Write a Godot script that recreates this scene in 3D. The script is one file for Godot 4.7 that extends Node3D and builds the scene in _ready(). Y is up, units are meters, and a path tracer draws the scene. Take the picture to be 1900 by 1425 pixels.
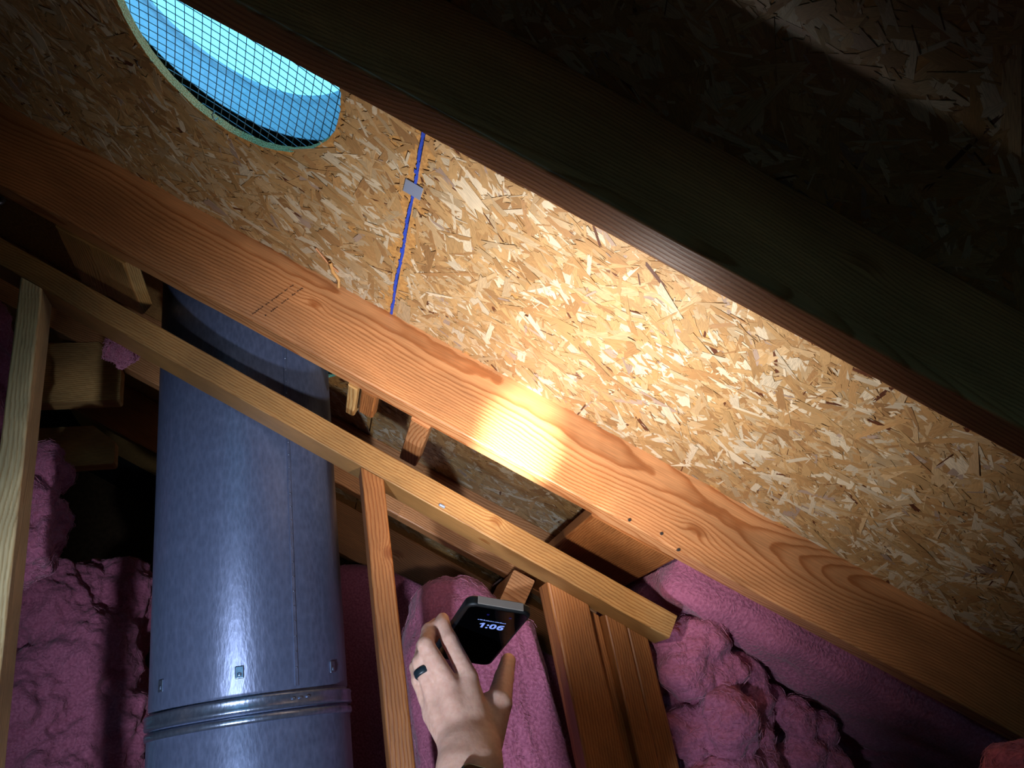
extends Node3D
# An attic under a roof of 34 degrees. x runs down the slope of the roof, y is up, -z runs from rafter to rafter away from the viewer.
# A place in the roof's own frame is (s, h, t): s away from the viewer across the rafters, h at a right angle to the roof, t down the slope.

const SLOPE := 0.5983
const EYE := Vector3(0, 1.5, 0)
const HB := 0.513   # underside of the rafters
const HO := 0.653   # underside of the sheathing
var R3 := Vector3(cos(SLOPE), -sin(SLOPE), 0)
var NN := Vector3(sin(SLOPE), cos(SLOPE), 0)
var ROOF := Basis(Vector3(cos(SLOPE), -sin(SLOPE), 0), Vector3(sin(SLOPE), cos(SLOPE), 0), Vector3(0, 0, 1))
var UPRIGHT := Basis(Vector3(0, 1, 0), Vector3(-1, 0, 0), Vector3(0, 0, 1))
var M := {}
var rng := RandomNumberGenerator.new()

func _ready() -> void:
	rng.seed = 11
	# ---- camera
	var cam := Camera3D.new()
	cam.name = "camera"
	cam.fov = 52.97
	cam.near = 0.02
	var fwd := Vector3(0.27233498, 0.39874907, -0.87568992)
	var up := Vector3(0.03980466, 0.90464115, 0.42431117)
	cam.transform = Transform3D(Basis(fwd.cross(up), up, -fwd), EYE)
	add_child(cam)
	cam.current = true
	# ---- sky and exposure
	var env := Environment.new()
	env.background_mode = Environment.BG_SKY
	var sky := Sky.new()
	var sm := ProceduralSkyMaterial.new()
	sm.sky_top_color = Color(0.42, 0.83, 0.98)
	sm.sky_horizon_color = Color(0.50, 0.86, 0.98)
	sm.ground_bottom_color = Color(0.25, 0.27, 0.25)
	sm.ground_horizon_color = Color(0.45, 0.52, 0.52)
	sky.sky_material = sm
	env.sky = sky
	env.background_energy_multiplier = 2.5
	env.tonemap_mode = Environment.TONE_MAPPER_LINEAR
	env.tonemap_exposure = 1.0
	env.sdfgi_enabled = true
	env.ssao_enabled = true
	env.ssil_enabled = true
	var we := WorldEnvironment.new()
	we.name = "surroundings"
	we.environment = env
	add_child(we)
	# ---- light: the phone's flash is in phone(), the work lamp's in work_lamp()
	make_materials()
	shell()
	sheathing()
	rafters()
	roof_vent()
	flue_pipe()
	raked_wall()
	blocking()
	insulation()
	phone()
	person()
	work_lamp()
	small_things()

# ------------------------------------------------------------------ helpers
func P(s: float, h: float, t: float) -> Vector3:
	return EYE + R3 * t + NN * h + Vector3(0, 0, -s)

func tag(o: Node, label := "", category := "", group := "", kind := "") -> void:
	if label: o.set_meta("label", label)
	if category: o.set_meta("category", category)
	if group: o.set_meta("group", group)
	if kind: o.set_meta("kind", kind)

var taken := {}
func numbered(called: String) -> String:
	var k: int = taken.get(called, -1) + 1
	taken[called] = k
	return called if k == 0 else "%s_%03d" % [called, k]

func put(called: String, mesh: Mesh, mat: Material, parent: Node = null, xf := Transform3D()) -> MeshInstance3D:
	var o := MeshInstance3D.new()
	o.mesh = mesh
	o.material_override = mat
	o.transform = xf
	if parent == null:
		o.name = numbered(called)
		add_child(o, true)
	else:
		var k := 0
		var n := called
		while parent.has_node(n):
			k += 1
			n = "%s_%03d" % [called, k]
		o.name = n
		parent.add_child(o, true)
	return o

func thing(called: String, label: String, category: String, xf := Transform3D(), group := "") -> Node3D:
	var o := Node3D.new()
	o.name = numbered(called)
	o.transform = xf
	add_child(o, true)
	tag(o, label, category, group)
	return o

class MB:
	var v := PackedVector3Array()
	var n := PackedVector3Array()
	var u := PackedVector2Array()
	var i := PackedInt32Array()
	func vert(p: Vector3, nn: Vector3, uv := Vector2.ZERO) -> int:
		v.append(p)
		n.append(nn)
		u.append(uv)
		return v.size() - 1
	func tri(a: int, b: int, c: int) -> void:
		var g := (v[b] - v[a]).cross(v[c] - v[a])
		if g.dot(n[a] + n[b] + n[c]) > 0.0:
			i.append_array([a, c, b])
		else:
			i.append_array([a, b, c])
	func quad(a: int, b: int, c: int, d: int) -> void:
		tri(a, b, c)
		tri(a, c, d)
	func face(a: Vector3, b: Vector3, c: Vector3, d: Vector3, out: Vector3, uv := Vector2.ZERO, us := 1.0) -> void:
		var e := (b - a).normalized()
		var f := (d - a).normalized()
		var k := []
		for q in [a, b, c, d]:
			k.append(vert(q, out, uv + Vector2((q - a).dot(e), (q - a).dot(f)) * us))
		quad(k[0], k[1], k[2], k[3])
	func smooth() -> void:
		var acc := PackedVector3Array()
		acc.resize(v.size())
		for k in range(0, i.size(), 3):
			var g := (v[i[k + 2]] - v[i[k]]).cross(v[i[k + 1]] - v[i[k]])
			acc[i[k]] += g
			acc[i[k + 1]] += g
			acc[i[k + 2]] += g
		for k in v.size():
			n[k] = acc[k].normalized()
	func done() -> ArrayMesh:
		var a := []
		a.resize(Mesh.ARRAY_MAX)
		a[Mesh.ARRAY_VERTEX] = v
		a[Mesh.ARRAY_NORMAL] = n
		a[Mesh.ARRAY_TEX_UV] = u
		a[Mesh.ARRAY_INDEX] = i
		var m := ArrayMesh.new()
		m.add_surface_from_arrays(Mesh.PRIMITIVE_TRIANGLES, a)
		return m

# sawn lumber: length along x, height y, thickness z, eased edges, a slight bow and waviness
func lumber(l: float, hh: float, d: float, r: float, uv: Vector2, bow := 0.0, wavy := 0.0006, rake := 0.0, ulen := 2.0) -> ArrayMesh:
	var b := MB.new()
	var seg := maxi(2, int(l / 0.03))
	var fn := FastNoiseLite.new()
	fn.seed = int(uv.x * 977.0 + uv.y * 331.0)
	fn.frequency = 9.0
	var y0 := hh / 2
	var z0 := d / 2
	# strips of the profile: front with its two arcs, top, back with its two arcs, bottom
	var strips := []
	for side in [1.0, -1.0]:
		var st := []
		for k in 5:
			var a := PI / 2 * (1.0 - k / 4.0)
			st.append([Vector2(y0 - r + sin(a) * r, side * (z0 - r + cos(a) * r)), Vector2(sin(a), side * cos(a))])
		for k in 5:
			var a := -PI / 2 * (k / 4.0)
			st.append([Vector2(-y0 + r + sin(a) * r, side * (z0 - r + cos(a) * r)), Vector2(sin(a), side * cos(a))])
		strips.append(st)
	for side in [1.0, -1.0]:
		strips.append([[Vector2(side * y0, z0 - r), Vector2(side, 0)], [Vector2(side * y0, -z0 + r), Vector2(side, 0)]])
	var vo := uv.y
	for st in strips:
		var start := b.v.size()
		var m: int = st.size()
		for x in seg + 1:
			var f := float(x) / seg
			var px := (f - 0.5) * l
			var off := bow * (1.0 - pow(2 * f - 1, 2))
			for k in m:
				var q: Vector2 = st[k][0]
				var nn: Vector2 = st[k][1]
				var w := fn.get_noise_3d(px, q.x * 3.0, q.y * 3.0) * wavy
				var across := (y0 - q.x) if m > 2 else (z0 - q.y)
				b.vert(Vector3(px + (q.x * rake if x == seg else 0.0), q.x + off + nn.x * w, q.y + nn.y * w), Vector3(0, nn.x, nn.y), Vector2(uv.x + px / ulen, vo + across / 0.25))
		for x in seg:
			for k in m - 1:
				var a := start + x * m + k
				b.quad(a, a + m, a + m + 1, a + 1)
		vo += 0.31
	for e in [-1.0, 1.0]:
		var c := b.vert(Vector3(e * l / 2, 0, 0), Vector3(e, 0, 0), uv)
		var prev := -1
		var first := -1
		var ring := []
		for q in strips[0]: ring.append(q[0])
		var back: Array = strips[1].duplicate()
		back.reverse()
		for q in back: ring.append(q[0])
		for q in ring:
			var k := b.vert(Vector3(e * l / 2 + (q.x * rake if e > 0.0 else 0.0), q.x, q.y), Vector3(e, 0, 0), uv + Vector2(q.y * 0.5, q.x / 0.25))
			if prev >= 0: b.tri(c, prev, k)
			else: first = k
			prev = k
		b.tri(c, prev, first)
	return b.done()

func lathe(profile: Array, sides := 96, arc := TAU) -> ArrayMesh:   # profile of Vector2(radius, y), with a crease wherever a point is doubled
	var b := MB.new()
	var m := profile.size()
	for s in sides + 1:
		var a := arc * s / sides
		var dir := Vector3(sin(a), 0, cos(a))
		for k in m:
			var p: Vector2 = profile[k]
			var t := Vector2.ZERO
			if k > 0 and not p.is_equal_approx(profile[k - 1]): t += (p - profile[k - 1]).normalized()
			if k < m - 1 and not p.is_equal_approx(profile[k + 1]): t += (profile[k + 1] - p).normalized()
			t = t.normalized()
			b.vert(dir * p.x + Vector3(0, p.y, 0), (dir * t.y - Vector3(0, t.x, 0)).normalized(), Vector2(a / TAU * 1.0, p.y))
	for s in sides:
		for k in m - 1:
			if not (profile[k] as Vector2).is_equal_approx(profile[k + 1]):
				var q := s * m + k
				b.quad(q, q + m, q + m + 1, q + 1)
	return b.done()

func tube(points: Array, r: float, sides := 8) -> ArrayMesh:
	var b := MB.new()
	tube_into(b, points, r, sides)
	return b.done()

func tube_into(b: MB, points: Array, r: float, sides: int) -> void:
	var start := b.v.size()
	var m := points.size()
	for k in m:
		var t: Vector3 = (points[mini(k + 1, m - 1)] - points[maxi(k - 1, 0)]).normalized()
		var e := t.cross(Vector3(0.31, 0.2, 0.93)).normalized()
		var f := t.cross(e)
		for s in sides:
			var a := TAU * s / sides
			var nn := e * cos(a) + f * sin(a)
			b.vert(points[k] + nn * r, nn)
	for k in m - 1:
		for s in sides:
			var q := start + k * sides
			b.quad(q + s, q + (s + 1) % sides, q + sides + (s + 1) % sides, q + sides + s)

# a box with rounded corners (superellipsoid), for pads, cases, clips
func rounded(size: Vector3, r: float, n := 5) -> ArrayMesh:
	var b := MB.new()
	var c := size / 2 - Vector3.ONE * r
	var axes := [Vector3.RIGHT, Vector3.UP, Vector3.BACK]
	for ax in 3:
		for sg in [-1.0, 1.0]:
			var w: Vector3 = axes[ax] * sg
			var e: Vector3 = axes[(ax + 1) % 3]
			var f: Vector3 = axes[(ax + 2) % 3]
			var st := b.v.size()
			var cnt := 2 * n + 2
			var vals := []
			for k in n + 1: vals.append(-tan(PI / 4 * (1.0 - float(k) / n)))
			for k in n + 1: vals.append(tan(PI / 4 * float(k) / n))
			for iy in cnt:
				for ix in cnt:
					var dirv: Vector3 = (w + e * vals[ix] + f * vals[iy]).normalized()
					var base: Vector3 = w * (c * axes[ax]).length() + e * (c * e).length() * (-1.0 if ix <= n else 1.0) + f * (c * f).length() * (-1.0 if iy <= n else 1.0)
					b.vert(base + dirv * r, dirv)
			for iy in cnt - 1:
				for ix in cnt - 1:
					var q := st + iy * cnt + ix
					b.quad(q, q + 1, q + cnt + 1, q + cnt)
	return b.done()

# ------------------------------------------------------------------ materials
func mat(called: String, c: Color, rough: float, metal := 0.0, spec := 0.5) -> StandardMaterial3D:
	var m := StandardMaterial3D.new()
	m.resource_name = called
	m.albedo_color = c
	m.roughness = rough
	m.metallic = metal
	m.metallic_specular = spec
	M[called] = m
	return m

func noise_bytes(w: int, h: int, sw: int, sh: int, sd: int, freq: float, oct := 3) -> PackedByteArray:
	var fn := FastNoiseLite.new()
	fn.seed = sd
	fn.noise_type = FastNoiseLite.TYPE_SIMPLEX_SMOOTH
	fn.frequency = freq
	fn.fractal_octaves = oct
	var im := fn.get_image(sw, sh, false, false, true)
	im.resize(w, h, Image.INTERPOLATE_CUBIC)
	im.convert(Image.FORMAT_L8)
	return im.get_data()

# a flat-sawn face: growth rings cut near the pith, so that straight lines, cathedral arches and knots appear; 2 m by 0.25 m
func wood(called: String, early: Color, late: Color, sd: int, ring: float, bend: float, depth: float, mid: float, knots: Array, rough: float, gloss: float) -> void:
	var w := 2048
	var h := 256
	var slow := noise_bytes(w, h, 64, 8, sd, 0.05, 2)
	var fine := noise_bytes(w, h, 512, 64, sd + 3, 0.09, 2)
	var fibre := noise_bytes(w, h, 128, 256, sd + 5, 0.35, 2)
	var blotch := noise_bytes(w, h, 128, 32, sd + 8, 0.06, 3)
	var col := PackedByteArray()
	col.resize(w * h * 3)
	var hi := PackedByteArray()
	hi.resize(w * h)
	var er := early.r * 255.0
	var eg := early.g * 255.0
	var eb := early.b * 255.0
	var lr := late.r * 255.0
	var lg := late.g * 255.0
	var lb := late.b * 255.0
	var k := 0
	for y in h:
		var yy := y / 1024.0
		for x in w:
			var sl := slow[k] / 255.0 - 0.5
			var yc := mid + sl * bend
			var zc := depth + (slow[(k + 777 * 37) % (w * h)] / 255.0 - 0.5) * depth * 0.4
			var r := sqrt((yy - yc) * (yy - yc) + zc * zc) + (fine[k] / 255.0 - 0.5) * 0.0013
			var kn := 0.0
			for q in knots:
				var dx: float = x / 1024.0 - q.x
				var dy: float = yy - q.y
				var d2: float = (dx * dx * 0.55 + dy * dy) / (q.z * q.z)
				if d2 < 30.0:
					var ex := exp(-d2 * 0.35)
					r += ex * q.z * 0.9
					if d2 < 1.6: kn = maxf(kn, 1.0 - d2 * 0.5)
			var ph := r / ring
			ph -= floorf(ph)
			var lt := clampf((ph - 0.35) / 0.5, 0.0, 1.0)
			lt = lt * lt * (1.0 - clampf((ph - 0.93) / 0.07, 0.0, 1.0))
			var fb := fibre[k] / 255.0
			var g := 0.86 + 0.2 * fb + (blotch[k] / 255.0 - 0.5) * 0.28
			var mixv := clampf(lt * 0.85 + kn * 0.75, 0.0, 1.0)
			col[k * 3] = clampi(int((er + (lr - er) * mixv) * g), 0, 255)
			col[k * 3 + 1] = clampi(int((eg + (lg - eg) * mixv) * g), 0, 255)
			col[k * 3 + 2] = clampi(int((eb + (lb - eb) * mixv) * g), 0, 255)
			hi[k] = clampi(int(90.0 + lt * 110.0 + fb * 40.0), 0, 255)
			k += 1
	var m := mat(called, Color.WHITE, rough, 0.0, gloss)
	m.albedo_texture = ImageTexture.create_from_image(Image.create_from_data(w, h, false, Image.FORMAT_RGB8, col))
	m.heightmap_enabled = true
	m.heightmap_texture = ImageTexture.create_from_image(Image.create_from_data(w, h, false, Image.FORMAT_L8, hi))
	m.heightmap_scale = 0.06

func tinted(called: String, from: String, c: Color) -> void:
	var m: StandardMaterial3D = M[from].duplicate()
	m.resource_name = called
	m.albedo_color = c
	M[called] = m

func noisy(m: StandardMaterial3D, sd: int, freq: float, low: Color, high: Color, scale: Vector3, bump := 0.0, kind := FastNoiseLite.TYPE_SIMPLEX_SMOOTH) -> void:
	var fn := FastNoiseLite.new()
	fn.seed = sd
	fn.frequency = freq
	fn.noise_type = kind
	var t := NoiseTexture2D.new()
	t.width = 512
	t.height = 512
	t.seamless = true
	t.noise = fn
	var g := Gradient.new()
	g.set_color(0, low)
	g.set_color(1, high)
	t.color_ramp = g
	m.albedo_texture = t
	m.uv1_triplanar = true
	m.uv1_scale = scale
	if bump > 0.0:
		var b := NoiseTexture2D.new()
		b.width = 512
		b.height = 512
		b.seamless = true
		b.noise = fn
		m.heightmap_enabled = true
		m.heightmap_texture = b
		m.heightmap_scale = bump

func make_materials() -> void:
	wood("fir", Color(0.80, 0.56, 0.37), Color(0.63, 0.37, 0.20), 21, 0.0042, 0.07, 0.065, 0.042, [Vector3(1.12, 0.105, 0.0085), Vector3(0.584, 0.071, 0.006), Vector3(1.7, 0.17, 0.009)], 0.38, 0.5)
	wood("pine", Color(0.84, 0.66, 0.42), Color(0.66, 0.43, 0.21), 57, 0.0040, 0.03, 0.06, -0.02, [Vector3(0.7, 0.14, 0.008), Vector3(1.62, 0.06, 0.007)], 0.5, 0.45)
	wood("pale", Color(0.86, 0.76, 0.58), Color(0.71, 0.57, 0.38), 91, 0.0038, 0.03, 0.05, -0.03, [Vector3(0.3, 0.1, 0.007)], 0.5, 0.45)
	tinted("pine_plate_dimmed", "pine", Color(0.78, 0.74, 0.70))  # the same pine for the plate, with dimmer light put into the tint
	tinted("pine_red_dimmed", "pine", Color(0.76, 0.62, 0.55))  # redder copy of the pine, dimmer light on these boards tinted in too
	# the strands' fibres
	var fn := FastNoiseLite.new()
	fn.seed = 5
	fn.frequency = 0.2
	var im := fn.get_image(24, 128, false, false, true)
	im.resize(128, 128, Image.INTERPOLATE_CUBIC)
	im.convert(Image.FORMAT_L8)
	var fb := im.get_data()
	for k in fb.size(): fb[k] = clampi(int(172.0 + fb[k] * 0.33), 0, 255)
	var fibre := ImageTexture.create_from_image(Image.create_from_data(128, 128, false, Image.FORMAT_L8, fb))
	var st := mat("strand", Color.WHITE, 0.42, 0.0, 0.55)
	st.vertex_color_use_as_albedo = true
	st.albedo_texture = fibre
	for k in TONES.size():
		var c: Color = TONES[k]
		var o := mat("strand_%d" % k, c.linear_to_srgb(), 0.42, 0.0, 0.55)
		o.albedo_texture = fibre
	noisy(mat("osb", Color.WHITE, 0.6), 4, 0.03, Color(0.62, 0.44, 0.24), Color(0.82, 0.63, 0.38), Vector3(6, 6, 6), 0.1)
	noisy(mat("osb_cut", Color.WHITE, 0.8), 6, 0.05, Color(0.74, 0.54, 0.30), Color(1.0, 0.92, 0.72), Vector3(14, 14, 14), 0.3)
	var ga := mat("galvanised", Color.WHITE, 0.36, 0.36, 0.5)
	noisy(ga, 9, 0.035, Color(0.31, 0.345, 0.45), Color(0.44, 0.475, 0.60), Vector3(9, 3, 9), 0.03, FastNoiseLite.TYPE_CELLULAR)
	var g2 := mat("galvanised_edge", Color.WHITE, 0.28, 0.85, 0.5)
	noisy(g2, 19, 0.03, Color(0.46, 0.50, 0.60), Color(0.62, 0.66, 0.76), Vector3(9, 4, 9), 0.02)
	var vw := mat("vent_wall", Color.WHITE, 0.45, 0.1, 0.5)
	noisy(vw, 12, 0.03, Color(0.66, 0.74, 0.86), Color(0.80, 0.86, 0.95), Vector3(6, 6, 6), 0.03)
	mat("wire", Color(0.50, 0.55, 0.62), 0.3, 0.8)
	mat("felt", Color(0.045, 0.045, 0.055), 0.95)
	var dome := mat("dome", Color(0.95, 0.98, 1.0, 0.08), 0.1)
	dome.transparency = BaseMaterial3D.TRANSPARENCY_ALPHA
	var gl := mat("pane", Color(0.95, 0.98, 1.0, 0.06), 0.03)
	gl.transparency = BaseMaterial3D.TRANSPARENCY_ALPHA
	fluff("wool", Color(0.52, 0.27, 0.36), Color(0.78, 0.47, 0.57), 31)
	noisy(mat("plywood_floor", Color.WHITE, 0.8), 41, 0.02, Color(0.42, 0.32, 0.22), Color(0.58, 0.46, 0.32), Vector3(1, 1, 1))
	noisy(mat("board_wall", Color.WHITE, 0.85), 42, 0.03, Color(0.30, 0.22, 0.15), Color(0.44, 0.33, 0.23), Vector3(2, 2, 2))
	mat("black_rubber", Color(0.022, 0.023, 0.026), 0.55)
	mat("case_top", Color(0.55, 0.50, 0.46), 0.85)
	mat("glass_black", Color(0.008, 0.009, 0.012), 0.08)
	mat("sensor", Color(0.10, 0.08, 0.30), 0.1)
	var tx := mat("clock_glow", Color(0.1, 0.12, 0.2), 0.5)
	tx.emission_enabled = true
	tx.emission = Color(0.55, 0.66, 1.0)
	tx.emission_energy_multiplier = 0.9
	var fl := mat("flash_glow", Color(1, 1, 1), 0.4)
	fl.emission_enabled = true
	fl.emission = Color(1.0, 0.98, 0.96)
	fl.emission_energy_multiplier = 6.0
	var bu := mat("bulb_glow", Color(1, 1, 1), 0.4)
	bu.emission_enabled = true
	bu.emission = Color(0.84, 0.91, 1.0)
	bu.emission_energy_multiplier = 4.0
	var sk := mat("skin", Color.WHITE, 0.5, 0.0, 0.45)
	noisy(sk, 51, 0.02, Color(0.78, 0.58, 0.50), Color(0.88, 0.70, 0.62), Vector3(12, 12, 12), 0.03)
	sk.subsurf_scatter_enabled = true
	sk.subsurf_scatter_strength = 0.25
	mat("ring_band", Color(0.07, 0.12, 0.15), 0.4)
	mat("watch_band", Color(0.012, 0.012, 0.015), 0.5)
	mat("watch_glass", Color(0.01, 0.01, 0.014), 0.06)
	noisy(mat("sleeve", Color.WHITE, 0.95), 61, 0.2, Color(0.05, 0.055, 0.07), Color(0.09, 0.095, 0.11), Vector3(20, 20, 20), 0.2)
	noisy(mat("blue_paint", Color.WHITE, 0.7), 71, 0.1, Color(0.10, 0.20, 0.62), Color(0.20, 0.36, 0.85), Vector3(10, 10, 10))
	mat("clip_metal", Color(0.62, 0.68, 0.80), 0.45, 0.55)
	mat("nail", Color(0.55, 0.53, 0.52), 0.3, 0.9)
	mat("pencil", Color(0.30, 0.19, 0.14), 0.9)
	mat("lamp_paint", Color(0.75, 0.30, 0.05), 0.4)
	mat("lamp_inside", Color(0.9, 0.9, 0.9), 0.2, 0.9)
	mat("white_frame", Color(0.75, 0.75, 0.72), 0.5)

func fluff(called: String, low: Color, high: Color, sd: int) -> void:
	var m := mat(called, Color.WHITE, 0.95, 0.0, 0.2)
	noisy(m, sd, 0.045, low, high, Vector3(6, 6, 6), 0.22)
	mat(called + "_fibre", high.lerp(Color.WHITE, 0.12), 0.8, 0.0, 0.3)
	m.rim_enabled = true
	m.rim = 0.25
	m.rim_tint = 0.6

# ------------------------------------------------------------------ the shell of the attic
func csg_box(called: String, size: Vector3, xf: Transform3D, m: Material) -> CSGBox3D:
	var b := CSGBox3D.new()
	b.name = called
	b.size = size
	b.transform = xf
	b.material = m
	return b

func jagged(r: float, sd: int, amount: float, sides := 120) -> PackedVector2Array:
	var fn := FastNoiseLite.new()
	fn.seed = sd
	fn.frequency = 1.0
	var pts := PackedVector2Array()
	for k in sides:
		var a := TAU * k / sides
		var rr := r + amount * (fn.get_noise_2d(cos(a) * 4.0, sin(a) * 4.0) + 0.6 * fn.get_noise_2d(cos(a) * 14.0, sin(a) * 14.0))
		pts.append(Vector2(cos(a), sin(a)) * rr)
	return pts

func hole(pts: PackedVector2Array, m: Material) -> CSGPolygon3D:
	var c := CSGPolygon3D.new()
	c.name = "hole"
	c.operation = CSGShape3D.OPERATION_SUBTRACTION
	c.polygon = pts
	c.depth = 0.4
	c.material = m
	return c

const VENT := Vector2(0.755, -0.525)   # s, t of the hole for the roof vent
const FLUE := Vector2(1.457, -0.5525)  # s, t where the flue passes the sheathing
func oval(a: float, b: float) -> PackedVector2Array:
	var pts := PackedVector2Array()
	for k in 64: pts.append(Vector2(cos(TAU * k / 64.0) * a, sin(TAU * k / 64.0) * b))
	return pts

func shell() -> void:
	var ridge := -1.75
	var eave := 3.9
	var z0 := 1.5
	var z1 := -4.2
	# the roofing over the sheathing: two openings
	var roof := csg_box("roof", Vector3(eave - ridge + 0.1, 0.045, z0 - z1), Transform3D(ROOF, P(-(z0 + z1) / 2, HO + 0.0125 + 0.0226, (ridge + eave) / 2)), M.felt)
	for q in [[VENT + Vector2(0, -0.026), oval(0.220, 0.196)], [FLUE, oval(0.225, 0.185)]]:
		var c := hole(q[1], M.felt)
		c.transform = Transform3D(Basis(Vector3(1, 0, 0), Vector3(0, 0, -1), Vector3(0, 1, 0)), roof.transform.affine_inverse() * P(q[0].x, HO - 0.1, q[0].y) + Vector3(0, 0.35, 0))
		roof.add_child(c)
	add_child(roof)
	tag(roof, "", "", "", "structure")
	# the other side of the roof, down to the floor
	var top := P(0, HO + 0.012, ridge)
	var lb := Basis(Vector3(cos(SLOPE), sin(SLOPE), 0), Vector3(-sin(SLOPE), cos(SLOPE), 0), Vector3(0, 0, 1))
	var ll := top.y / sin(SLOPE) + 0.2
	var bm := BoxMesh.new()
	bm.size = Vector3(ll, 0.05, z0 - z1)
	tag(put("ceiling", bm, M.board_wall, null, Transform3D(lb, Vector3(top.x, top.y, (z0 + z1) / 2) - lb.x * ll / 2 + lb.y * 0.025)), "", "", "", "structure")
	var fm := BoxMesh.new()
	fm.size = Vector3(9.4, 0.05, z0 - z1)
	tag(put("floor", fm, M.plywood_floor, null, Transform3D(Basis(), Vector3(-0.4, -0.025, (z0 + z1) / 2))), "", "", "", "structure")
	# gable walls: a triangle of boards, the near one with a window
	var tri := PackedVector2Array([Vector2(-5.2, -0.05), Vector2(3.9, -0.05), Vector2(top.x, top.y + 0.1)])
	for k in 2:
		var g := CSGPolygon3D.new()
		g.name = ["wall_near", "wall_far"][k]
		g.polygon = tri
		g.depth = 0.12
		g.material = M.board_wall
		g.position = Vector3(0, 0, [z0 + 0.12, z1][k])
		if k == 0:
			var c := csg_box("opening", Vector3(0.90, 0.72, 0.6), Transform3D(Basis(), Vector3(-0.62, 2.02, -0.06)), M.board_wall)
			c.operation = CSGShape3D.OPERATION_SUBTRACTION
			g.add_child(c)
		add_child(g)
		tag(g, "", "", "", "structure")
	var win := Node3D.new()
	win.name = "window_1"
	win.position = Vector3(-0.62, 2.02, z0 + 0.06)
	add_child(win)
	tag(win, "", "", "", "structure")
	for q in [[Vector3(0.90, 0.03, 0.06), Vector3(0, 0.345, 0)], [Vector3(0.90, 0.03, 0.06), Vector3(0, -0.345, 0)], [Vector3(0.03, 0.66, 0.06), Vector3(0.435, 0, 0)], [Vector3(0.03, 0.66, 0.06), Vector3(-0.435, 0, 0)]]:
		put("frame", rounded(q[0], 0.004, 2), M.white_frame, win, Transform3D(Basis(), q[1]))
	var pm := BoxMesh.new()
	pm.size = Vector3(0.84, 0.66, 0.005)
	put("pane", pm, M.pane, win)

# ------------------------------------------------------------------ oriented strand board
const TONES := [Color(0.60, 0.37, 0.16), Color(0.54, 0.31, 0.125), Color(0.66, 0.45, 0.235), Color(0.82, 0.68, 0.48), Color(0.46, 0.25, 0.10), Color(0.62, 0.45, 0.26), Color(0.13, 0.04, 0.015), Color(0.48, 0.35, 0.27)]
const ODDS := [0.27, 0.47, 0.64, 0.79, 0.89, 0.95, 0.98, 1.0]

func strand_mesh(sd: int) -> ArrayMesh:    # one flake, 1 by 1, thin, with torn ends; it faces down (-y)
	var r := RandomNumberGenerator.new()
	r.seed = sd
	var b := MB.new()
	var low := []
	var n := 5
	var skew := r.randf_range(-0.1, 0.1)
	for k in n: low.append(Vector2(-0.5 + (0.09 if k % 2 else 0.0) * r.randf() * 1.5 + skew * (k / 4.0 - 0.5), -0.5 + k / 4.0))
	for k in n: low.append(Vector2(0.5 - (0.09 if k % 2 else 0.0) * r.randf() * 1.5 + skew * (0.5 - k / 4.0), 0.5 - k / 4.0))
	low[0].y += r.randf() * 0.12
	low[9].y += r.randf() * 0.12
	var c := b.vert(Vector3(0, -0.62, 0), Vector3(0, -1, 0), Vector2(0.5, 0.5))
	var m := low.size()
	for k in m: b.vert(Vector3(low[k].x, -0.5, low[k].y), Vector3(low[k].x * 0.0, -1, low[k].y * 0.0), Vector2(low[k].x + 0.5, low[k].y + 0.5))
	for k in m: b.tri(c, 1 + k, 1 + (k + 1) % m)
	for k in m:
		var p: Vector2 = low[k]
		var q: Vector2 = low[(k + 1) % m]
		var out := Vector3((p + q).x, 0, (p + q).y).normalized()
		var a0 := b.vert(Vector3(p.x, -0.5, p.y), out, p + Vector2(0.5, 0.5))
		var a1 := b.vert(Vector3(q.x, -0.5, q.y), out, q + Vector2(0.5, 0.5))
		var a2 := b.vert(Vector3(q.x, 0.5, q.y), out, q + Vector2(0.5, 0.5))
		var a3 := b.vert(Vector3(p.x, 0.5, p.y), out, p + Vector2(0.5, 0.5))
		b.quad(a0, a1, a2, a3)
	return b.done()

func clear_of(s: float, t: float, t0: float, t1: float) -> bool:
	if t < t0 + 0.003 or t > t1 - 0.003: return false
	if Vector2(s, t).distance_to(VENT) < 0.170: return false
	var q := (Vector2(t, s) - Vector2(FLUE.y, FLUE.x)) / Vector2(0.232, 0.192)
	return q.length() > 1.0

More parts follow.
